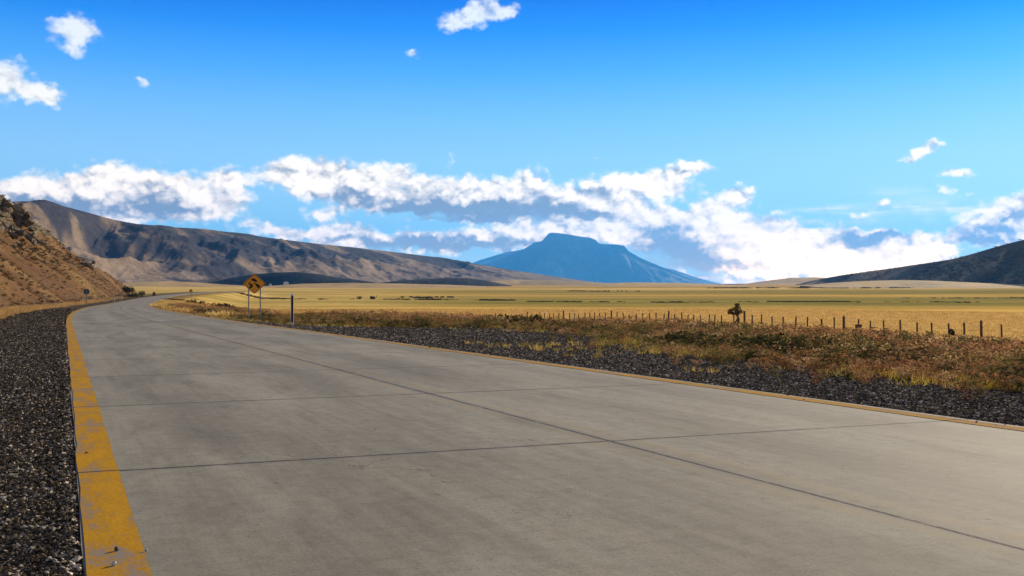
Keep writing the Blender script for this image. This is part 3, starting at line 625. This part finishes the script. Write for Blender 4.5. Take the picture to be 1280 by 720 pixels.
# dark lines of low rushes along the ditches of the plain
LN = [([at(300, 640), at(400, 560), at(470, 545), at(560, 520), at(640, 500)], 520, 1.1), ([at(660, 435), at(820, 425), at(950, 430), at(1060, 440), at(1300, 420)], 620, .8),
      ([at(1130, 640), at(1280, 620), at(1400, 600)], 260, .9), ([at(150, 300), at(250, 250), at(340, 235)], 190, .5), ([at(880, 1500), at(1060, 1450), at(1150, 1480)], 260, 2.5), ([at(700, 1100), at(760, 1080)], 60, 1.5)]
PX, SC_ = [], []
for pts, n, h in LN:
    pts = np.array(pts); u = np.sort(rng.random(n)) * (len(pts) - 1); x = np.interp(u, np.arange(len(pts)), pts[:, 0]); y = np.interp(u, np.arange(len(pts)), pts[:, 1]) + rng.normal(size=n) * (6 if h > .6 else 2)
    kk_ = fbm(x / 11, x * 0 + h, 3, 180) + rng.normal(size=len(x)) * .06 > .47; x, y = x[kk_], y[kk_]
    PX.append(np.stack([x, y, ground_z(x, y) - .1], 1)); SC_.append(np.stack([h * (1.5 + rng.random(len(x)))] * 2 + [h * (.5 + .6 * rng.random(len(x)))], 1))
pos = np.concatenate(PX); n = len(pos)
V, f, cl = scatter(BUSH, pos, rng.random(n) * 6.28, np.concatenate(SC_), tint_(n, [(.05, .05, .022), (.07, .06, .025), (.04, .04, .02)]))
tag(mesh_np('ditch_rushes', V, f, M_dark, col=cl), 'dark lines of low rushes along ditches in the plain', 'rushes', kind='stuff')

# ------------------------------------------------------------------ small builders
def bm_obj(name, bm, m, parent=None, smooth=False):
    me = bpy.data.meshes.new(name); bmesh.ops.recalc_face_normals(bm, faces=bm.faces); bm.to_mesh(me); bm.free()
    if smooth: me.polygons.foreach_set('use_smooth', [True] * len(me.polygons))
    return obj(name, me, m, parent)
def tube(bm, pts, rads, n=8):
    from mathutils import Vector
    pts = [Vector(p) for p in pts]; rings = []
    for i, p in enumerate(pts):
        d = (pts[min(i + 1, len(pts) - 1)] - pts[max(i - 1, 0)]).normalized(); a = d.orthogonal().normalized()
        if i and abs(d.dot(pa := prev)) < .999: a = (prev - d * prev.dot(d)).normalized()
        prev = a; b = d.cross(a)
        rings.append([bm.verts.new(p + (a * math.cos(k * 2 * math.pi / n) + b * math.sin(k * 2 * math.pi / n)) * rads[i]) for k in range(n)])
    for r0, r1 in zip(rings, rings[1:]):
        for k in range(n): bm.faces.new((r0[k], r0[(k + 1) % n], r1[(k + 1) % n], r1[k]))
    bm.faces.new(rings[0][::-1]); bm.faces.new(rings[-1])
def prism(bm, poly, y0, y1):
    a = [bm.verts.new((p[0], y0, p[1])) for p in poly]; b = [bm.verts.new((p[0], y1, p[1])) for p in poly]; n = len(poly)
    bm.faces.new(a); bm.faces.new(b[::-1])
    for i in range(n): bm.faces.new((a[i], a[(i + 1) % n], b[(i + 1) % n], b[i]))
def box(bm, x0, x1, y0, y1, z0, z1): prism(bm, [(x0, z0), (x1, z0), (x1, z1), (x0, z1)], y0, y1)
def rhomb(w, h, r=.12):
    c = [(0, -h), (w, 0), (0, h), (-w, 0)]; o = []
    for i in range(4):
        p, q, n = np.array(c[i]), np.array(c[i - 1]), np.array(c[(i + 1) % 4])
        for u in (0, .25, .5, .75, 1): o.append(tuple((1 - u)**2 * (p + (q - p) * r) + 2 * u * (1 - u) * p + u * u * (p + (n - p) * r)))
    return o

# winding-skid warning sign
sx, sy = at(318, 52); sz = gz(sx, sy)
root = empty('traffic_sign', (sx, sy, sz), R(13)); zc = hpx(354.6, 52) - sz
tag(root, 'large amber diamond warning sign with black skidding car, on two posts beside road', 'road sign')
k = 52 / F
bm = bmesh.new(); prism(bm, rhomb(14.4 * k, 13 * k), -.006, .006); p = bm_obj('sign_plate', bm, M_sign, root); p.location.z = zc
bm = bmesh.new(); o1 = rhomb(13.7 * k, 12.35 * k); i1 = rhomb(13.0 * k, 11.7 * k); nn = len(o1)
a = [bm.verts.new((q[0], -.0085, q[1])) for q in o1]; b = [bm.verts.new((q[0], -.0085, q[1])) for q in i1]
for i in range(nn): bm.faces.new((a[i], a[(i + 1) % nn], b[(i + 1) % nn], b[i]))
q_ = bm_obj('border', bm, M_signblack, p)
def stroke(bm, pts, w):
    pts = np.array(pts, float); L, Rr = [], []
    for i in range(len(pts)):
        d = pts[min(i + 1, len(pts) - 1)] - pts[max(i - 1, 0)]; d /= np.linalg.norm(d); nrm = np.array([-d[1], d[0]]); ww = w[i] if hasattr(w, '__len__') else w
        L.append(pts[i] + nrm * ww / 2); Rr.append(pts[i] - nrm * ww / 2)
    prism(bm, [tuple(q) for q in L + Rr[::-1]], -.010, -.0065)
def sp(pts): return [((x - 405) / 20 * k, (350 - y) / 20 * k) for x, y in pts]
bm = bmesh.new()
stroke(bm, sp([(328, 250), (352, 250), (400, 262), (445, 284), (468, 296)]), [30 / 20 * k, 48 / 20 * k, 52 / 20 * k, 50 / 20 * k, 32 / 20 * k])
stroke(bm, sp([(352, 236), (385, 222), (425, 236), (440, 262)]), 16 / 20 * k)
stroke(bm, sp([(300, 318), (268, 338), (296, 366), (340, 380), (352, 402), (328, 430), (276, 456)]), [26 / 20 * k, 34 / 20 * k, 36 / 20 * k, 42 / 20 * k, 46 / 20 * k, 46 / 20 * k, 40 / 20 * k])
stroke(bm, sp([(398, 336), (430, 352), (470, 378), (516, 400), (524, 424), (488, 452)]), [22 / 20 * k, 32 / 20 * k, 36 / 20 * k, 42 / 20 * k, 46 / 20 * k, 42 / 20 * k])
bm_obj('skid_symbol', bm, M_signblack, p)
for dx_ in (-.29, .30):
    bm = bmesh.new(); box(bm, -.03, .03, .012, .055, -.3, zc + .12); o = bm_obj('post', bm, M_steel, root); o.location.x = dx_
# delineator post
def delineator(x, y, h, label, group=None, rz=.2, dark=True):
    r_ = empty('delineator_post', (x, y, gz(x, y)), rz); tag(r_, label, 'marker post', group)
    bm = bmesh.new(); prism(bm, [(-.055, -.25), (.055, -.25), (.055, h - .02), (.03, h), (-.03, h), (-.055, h - .02)], -.035, .035); bmesh.ops.bevel(bm, geom=bm.edges[:], offset=.006, segments=1, affect='EDGES'); bm_obj('post', bm, M_white, r_)
    bm = bmesh.new(); prism(bm, [(-.056, .10), (.030, .10), (.030, h - .1), (-.056, h - .1)], -.045, -.036); bm_obj('panel', bm, M_black, r_)
    return r_
x, y = at(365.3, 43); delineator(x, y, hpx(366.8, 43) - gz(x, y), 'slim white marker post with dark front panel, right of the amber sign', rz=.5)
for px, s in ((137.5, 238), (147.5, 262)):
    x, y, _z = road_at(s, -1.6)
    delineator(float(x), float(y), 1.2, 'short marker post on far left verge beneath rocky hill', 'marker posts on the far left verge')
# round sign seen from behind, far left verge
x, y, _z = road_at(178., -2.6); x, y = float(x), float(y); D = y; zb = gz(x, y); r_ = empty('traffic_sign', (x, y, zb), .4)
tag(r_, 'dark round road sign seen from behind on left verge below hill', 'road sign'); zc = hpx(364.6, D) - zb
bm = bmesh.new(); prism(bm, [(.47 * math.cos(q), .47 * math.sin(q)) for q in np.linspace(0, 2 * math.pi, 25)[:-1]], -.006, .006); o = bm_obj('sign_plate', bm, plain('bare_sheet_metal', (.10, .11, .12), .5, .5), r_); o.location.z = zc
bm = bmesh.new(); box(bm, -.05, .05, -.07, -.007, -.3, zc + .3); bm_obj('post', bm, M_steel, r_)
# small far amber sign beyond the bend
D = 352; x, y = at(238.7, D); zb = gz(x, y); r_ = empty('traffic_sign', (x, y, zb), .2); zc = hpx(363.4, D) - zb
tag(r_, 'tiny distant amber diamond sign on a single post beyond the bend', 'road sign')
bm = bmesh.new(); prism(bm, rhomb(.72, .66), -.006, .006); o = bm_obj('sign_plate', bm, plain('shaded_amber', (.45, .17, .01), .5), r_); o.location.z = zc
bm = bmesh.new(); box(bm, -.06, .06, .008, .07, -.3, zc + .3); bm_obj('post', bm, M_wood, r_)

# ------------------------------------------------------------------ wire fence across the field
fence_x = [1310, 1283, 1253, 1227, 1206, 1187, 1165, 1146, 1126, 1105, 1089, 1073, 1055, 1043, 1028, 1009, 994, 979, 965.5, 952, 940, 931, 917, 902, 893, 886, 876, 867, 859, 853, 842, 835, 830, 820, 811, 803, 795, 787, 780, 772, 764, 757, 750, 743, 737, 731, 724, 718, 712, 705, 699, 693, 687, 681, 675, 669, 664, 658.7, 652, 645, 639, 632, 626, 620, 613, 606, 599, 592, 585, 578, 571, 564, 557, 550, 543, 536, 529, 522, 515]
thick = {1227, 1055, 931, 835, 764, 705, 658.7, 620, 585, 550}
ct, st_ = math.cos(TH0), math.sin(TH0)
fx0, fy0 = at(1253, 39 / ((1253 - 640) / F * ct + st_)); fr = empty('wire_fence', (fx0, fy0, gz(fx0, fy0)))
tag(fr, 'long wire fence of thin wooden posts along the golden field', 'fence')
tops = []
for px in fence_x:
    D = 39 / ((px - 640) / F * ct + st_); x, y = at(px, D); z = gz(x, y); th_ = px in thick
    h = (1.45 if th_ else 1.27) + rng.normal() * .05; w = (.062 if th_ else .042) * (1 + .15 * rng.normal() * .5); tops.append((x, y, z))
    bm = bmesh.new(); lx, ly_ = rng.normal() * .04, rng.normal() * .03
    tube(bm, [(0, 0, -.3), (lx * .4, ly_ * .4, h * .45), (lx, ly_, h - .02), (lx, ly_, h)], [w * 1.05, w, w * .95, w * .6], 6)
    o = bm_obj('fence_post', bm, M_wood, fr); o.location = (x - fx0, y - fy0, z - gz(fx0, fy0))
    if px == 1073:
        bm = bmesh.new(); box(bm, -.20, .16, -.09, -.06, .78, .98); b_ = bm_obj('board', bm, M_wood, fr); b_.location = o.location
tp = np.array(tops) - np.array([[fx0, fy0, gz(fx0, fy0)]])
for hh_ in (.35, .65, .95):
    bm = bmesh.new(); tube(bm, [(q[0], q[1], q[2] + hh_) for q in tp], [.007] * len(tp), 4); bm_obj('wire', bm, M_steel, fr)
for px, lab in ((1187, 'thick clump of dry weed caught on fence towards the right edge'), (830, 'small clump of dry weed caught on fence near its middle')):
    D = 39 / ((px - 640) / F * ct + st_); x, y = at(px, D); z = gz(x, y)
    v, f, c = cards(90, rng, (0, 0, .16), (.17, .12, .16 if px > 1000 else .11), .09, (.5, 1.3)); c = c * np.array([[.10, .065, .04]])
    o = mesh_np('weed_clump', v, f, M_dark, col=c); o.location = (x + .06, y - .08, z + .62); tag(o, lab, 'weed clump')

# ------------------------------------------------------------------ little tree by the fence
D = 58.; x, y = at(919.5, D); zb = gz(x, y); root = empty('thorn_tree', (x, y, zb))
tag(root, 'small gnarled tree with twin trunks and dark crown beside the fence', 'tree')
k = D / F
def tp_(px, py): return ((px - 919.5) * k, 0, hpx(py, D) - zb)
bm = bmesh.new()
b0 = tp_(922, 409)
tube(bm, [(b0[0], 0, -.3), tp_(922.5, 405), tp_(923.5, 399), tp_(921.5, 394), tp_(922, 388), tp_(921, 383)], [.10, .085, .075, .06, .04, .02], 7)
tube(bm, [(tp_(917, 409)[0], .1, -.3), tp_(918, 405), tp_(921, 400), tp_(923, 397)], [.06, .05, .045, .04], 6)
tube(bm, [tp_(922, 395), tp_(917, 391), tp_(913, 389)], [.045, .03, .012], 5); tube(bm, [tp_(922, 392), tp_(925, 388), tp_(926, 384)], [.035, .025, .01], 5)
bm_obj('trunk', bm, M_bark, root, True)
r = np.random.default_rng(5); ps = []
for px, py, ra in ((921, 381, 2.6), (923, 384.5, 3.), (917, 386, 2.7), (913.5, 388.5, 2.6), (920, 389.5, 3.3), (925, 389.5, 2.6), (916, 391.5, 2.3), (922, 392.5, 2.2), (911.5, 391, 1.5)):
    c0 = np.array(tp_(px, py)) + np.array([0, r.normal() * .15, 0]); ps.append(cards(110, r, c0, (ra * k * 1.2, ra * k * 1.3, ra * k), .06, (.5, 1.4)))
v, f, c = join(*ps); v2 = v; mesh_np('crown', v2, f, M_dark, root, c * np.array([[.17, .14, .055]]))

# ------------------------------------------------------------------ separate shrubs
def shrub(px, D, h, w, label, colr, group=None, n=2, z=None):
    x, y = at(px, D); zb = gz(x, y) if z is None else z
    q = np.array([[0, 0, -.05]] * n) + rng.normal(size=(n, 3)) * np.array([w * .25, w * .2, 0])
    v, f, c = scatter(BUSH, q, rng.random(n) * 6.28, np.stack([np.full(n, w * .62)] * 2 + [np.full(n, h / .75)], 1), np.array([colr] * n))
    o = mesh_np('shrub', v, f, M_dark, col=c); o.location = (x, y, zb); return tag(o, label, 'shrub', group)
shrub(176.5, 372, 1.9, 2.8, 'dark rounded shrub just beyond the foot of the rocky hill', (.035, .038, .02))
shrub(192, 352, 1.4, 1.5, 'small dark shrub beside the road where it disappears', (.03, .03, .02))
for i, (px, D, h, w) in enumerate(((612, 45, .75, 1.5), (638, 42.5, .7, 1.9), (655, 43, .65, 1.3))):
    shrub(px, D, h, w, 'one of three dark green bushes in a row behind the gravel', (.042, .048, .02), 'dark bushes behind the gravel', 3)
shrub(735, 41, .55, 2.6, 'wide low dark green bush at the back of the gravel patch', (.045, .048, .02), None, 4)
shrub(240, 205, 1.1, 2.6, 'dark shrub on the pale grass near the bend, left of the other', (.05, .045, .02))
shrub(276, 190, 1., 4.2, 'long dark shrub on the pale grass left of the amber sign', (.045, .04, .02), None, 4)
for px in (449, 464, 470): shrub(px, 560, 1.9, 3.2, 'dark round shrub on the far grassland between marker post and cattle', (.04, .04, .02), 'dark shrubs on the far grassland')
# rocks of the crags
def crag(px, py, D, s, label):
    x, y = at(px, D); z = hpx(py, D); n = 16; r = np.random.default_rng(int(px * 7 + py)); P0 = r.normal(size=(n, 3)) * np.array([1.1, .9, .65]) * s
    rk = [ico_rock(int(px) + k, 2, .28) for k in range(4)]
    v, f, c = scatter(rk, P0, r.random(n) * 6.28, np.stack([s * (.5 + .7 * r.random(n)) for _ in range(3)], 1) * np.array([1, 1, 1.35]), np.array([(.16, .122, .075)] * n) * (.7 + .7 * r.random((n, 1))))
    o = mesh_np('rock_outcrop', v, f, M_rockv, col=c); o.location = (x, y, z); return tag(o, label, 'rocks')
m, g, out = mat('crag_rock'); pos = g.new('ShaderNodeTexCoord').outputs['Object']; a = g.noise(pos, 1.3, 7., .65); b = g.noise(pos, 5., 5., .7)
c = g.mix(1., g.new('ShaderNodeVertexColor', layer_name='Col').outputs[0], g.ramp(a, [(.3, (.45, .42, .36)), (.5, (1, 1, 1)), (.7, (1.5, 1.45, 1.35))]), 'MULTIPLY'); finish(g, out, c, .9, g.mix(.5, a, b), .9, .5, 0, .15); M_rockv = m

def ray_hill(px, py):
    Ds = np.arange(50, 420, 1.); x = (px - 640) / F * Ds; z = hill_z(x, Ds)[0]; zr = 1.15 + (HZ - py) / F * Ds
    k = np.where(z > zr)[0]; return float(Ds[k[0]]) if len(k) else 330.
for px, py, s_k, lab in ((6, 262, 2.3, 'large brown crag high on the rocky hill at the left edge of the view'), (22, 277, 1.7, 'ledge of brown rocks on the hill, right below the highest crag'), (36, 296, 1.5, 'broken rocks halfway down the skyline of the rocky hill'), (10, 292, 1.5, 'brown boulders below the highest crag, by the left edge'), (106, 332, .8, 'small rocks low on the skyline of the rocky hill'), (46, 303, 1.0, 'pale brown rocks just under the broken rocks of the skyline')):
    crag(px, py, ray_hill(px, py) + 1., s_k, lab)
for px, py, lab in ((160, 359, 'dark thicket on the nose of the rocky hill, left of two'), (168, 362, 'dark thicket at the very end of the rocky hill, right of two')):
    D = ray_hill(px, py + 2); shrub(px, min(D, 385), 2.2, 4.2, lab, (.05, .045, .022), None, 5, float(hill_z(np.array([(px - 640) / F * min(D, 385)]), np.array([min(D, 385)]))[0][0]))

# ------------------------------------------------------------------ grazing cattle, far off
def cow_bm(rz=0):
    bm = bmesh.new()
    tube(bm, [(-1.0, 0, 1.12), (-.92, 0, 1.14), (-.55, 0, 1.08), (0, 0, 1.02), (.5, 0, 1.06), (.8, 0, 1.16), (.98, 0, 1.2)], [.10, .27, .36, .39, .36, .27, .14], 10)
    tube(bm, [(.8, 0, 1.15), (1.1, 0, .92), (1.32, 0, .62)], [.22, .16, .12], 8); tube(bm, [(1.22, 0, .78), (1.36, 0, .55), (1.5, 0, .3)], [.10, .13, .08], 8)
    for sx_ in (-.72, .62):
        for sy_ in (-.2, .2): tube(bm, [(sx_, sy_, .95), (sx_ + (.05 if sx_ < 0 else 0), sy_, .5), (sx_, sy_, .25), (sx_ + .02, sy_, -.02)], [.16, .09, .06, .07], 6)
    tube(bm, [(-1., 0, 1.15), (-1.1, 0, .8), (-1.08, 0, .45)], [.04, .03, .05], 5)
    for sy_ in (-1, 1): tube(bm, [(1.2, sy_ * .1, .82), (1.2, sy_ * .28, .86)], [.05, .02], 5)
    return bm
M_cow = plain('dark_hide', (.035, .022, .015), .8)
bm = cow_bm(); me = bpy.data.meshes.new('cow'); bmesh.ops.recalc_face_normals(bm, faces=bm.faces); bm.to_mesh(me); bm.free(); me.materials.append(M_cow)
HERD = [(503, 590), (514, 600), (522, 585), (527, 560), (531, 575), (536, 590), (539, 565), (546, 590), (553, 590), (561, 595), (565, 592), (519, 565), (524, 575), (534, 562)]
for i, (px, D) in enumerate(HERD):
    o = bpy.data.objects.new('cow', me); C.objects.link(o); x, y = at(px, D); o.location = (x, y, gz(x, y)); o.rotation_euler = (0, 0, rng.choice([0, math.pi]) + rng.normal() * .5)
    tag(o, 'dark cow grazing in the herd on the far plain, left of centre', 'cow', 'cattle grazing in a herd on the far plain')
for px, D in ((756, 1050), (761, 1060), (772, 1040), (777, 1050), (783, 1045), (796, 1040), (799, 1050)):
    o = bpy.data.objects.new('cow', me); C.objects.link(o); x, y = at(px, D); o.location = (x, y, gz(x, y)); o.rotation_euler = (0, 0, rng.choice([0, math.pi]) + rng.normal() * .5)
    tag(o, 'tiny dark cow on the distant plain below the table mountain', 'cow', 'distant cattle below the table mountain')

# ------------------------------------------------------------------ pale farm buildings under the dark mound
M_wall = plain('pale_wall', (.62, .62, .62), .7); M_roof = plain('zinc_roof', (.45, .47, .5), .5)
def house(px, py, D, w, d, h, label):
    x, y = at(px, D); z = hpx(py, D); r_ = empty('farm_building', (x, y, z), .3); tag(r_, label, 'farm building')
    bm = bmesh.new(); prism(bm, [(-w / 2, -6), (w / 2, -6), (w / 2, h), (0, h + w * .28), (-w / 2, h)], -d / 2, d / 2); bm_obj('wall', bm, M_wall, r_)
    for s in (-1, 1):
        bm = bmesh.new(); prism(bm, [(0, h + w * .28 + .05), (s * (w / 2 + .6), h - .3), (s * (w / 2 + .6), h - .05), (0, h + w * .28 + .35)], -d / 2 - .5, d / 2 + .5); bm_obj('roof', bm, M_roof, r_)
    bm = bmesh.new(); box(bm, -w * .06, w * .06, -d / 2 - .05, -d / 2 + .1, 0, h * .4); bm_obj('door', bm, M_black, r_)
house(357.5, 356.2, 1870, 9, 12, 4.2, 'largest pale farm building at the foot of the dark mound')
house(338, 357.0, 1870, 4.5, 6, 2.6, 'small pale shed just right of the amber sign, under the dark mound')

# ------------------------------------------------------------------ pebbles lying on the yellow edge line
def pebble(px, py, s, label, c):
    D = 1.15 * F / (py - HZ)
    for _ in range(30):
        x, y = at(px, D); ss, oo = road_coord([x], [y]); zr = float(np.interp(ss[0], S_, RZ)); D = (1.15 - zr) * F / (py - HZ)
    v, f, _c = ico_rock(int(px), 2, .2); v = v * s * np.array([.8, 1, 1.7])
    o = mesh_np('pebble', v, f, plain('pebble_stone', c, .8, 0, .4, 200.)); o.location = (x, y, zr + .004 + s * .75); tag(o, label, 'pebble')
pebble(145.5, 690, .013, 'dark upright pebble on the yellow line casting the longest shadow', (.06, .05, .04))
pebble(142, 708.5, .012, 'pale pebble on the yellow line nearest the camera', (.5, .46, .38))
pebble(182.5, 690.5, .008, 'tiny pebble near the inner edge of the yellow line', (.35, .3, .22))

# ------------------------------------------------------------------ air
bm = bmesh.new(); box(bm, -31000, 31000, -31000, 31000, -14, 1800)
m = bpy.data.materials.new('air'); m.use_nodes = True; g = NT(m.node_tree); g.n.clear(); out = g.new('ShaderNodeOutputMaterial')
pv = g.new('ShaderNodeVolumePrincipled', {'Color': (.07, .42, 1.), 'Density': 3.4e-5, 'Anisotropy': .25}); g.l.new(pv.outputs[0], out.inputs['Volume'])
tag(bm_obj('haze', bm, m), 'thin bluish haze over the whole plain', 'haze', kind='stuff')
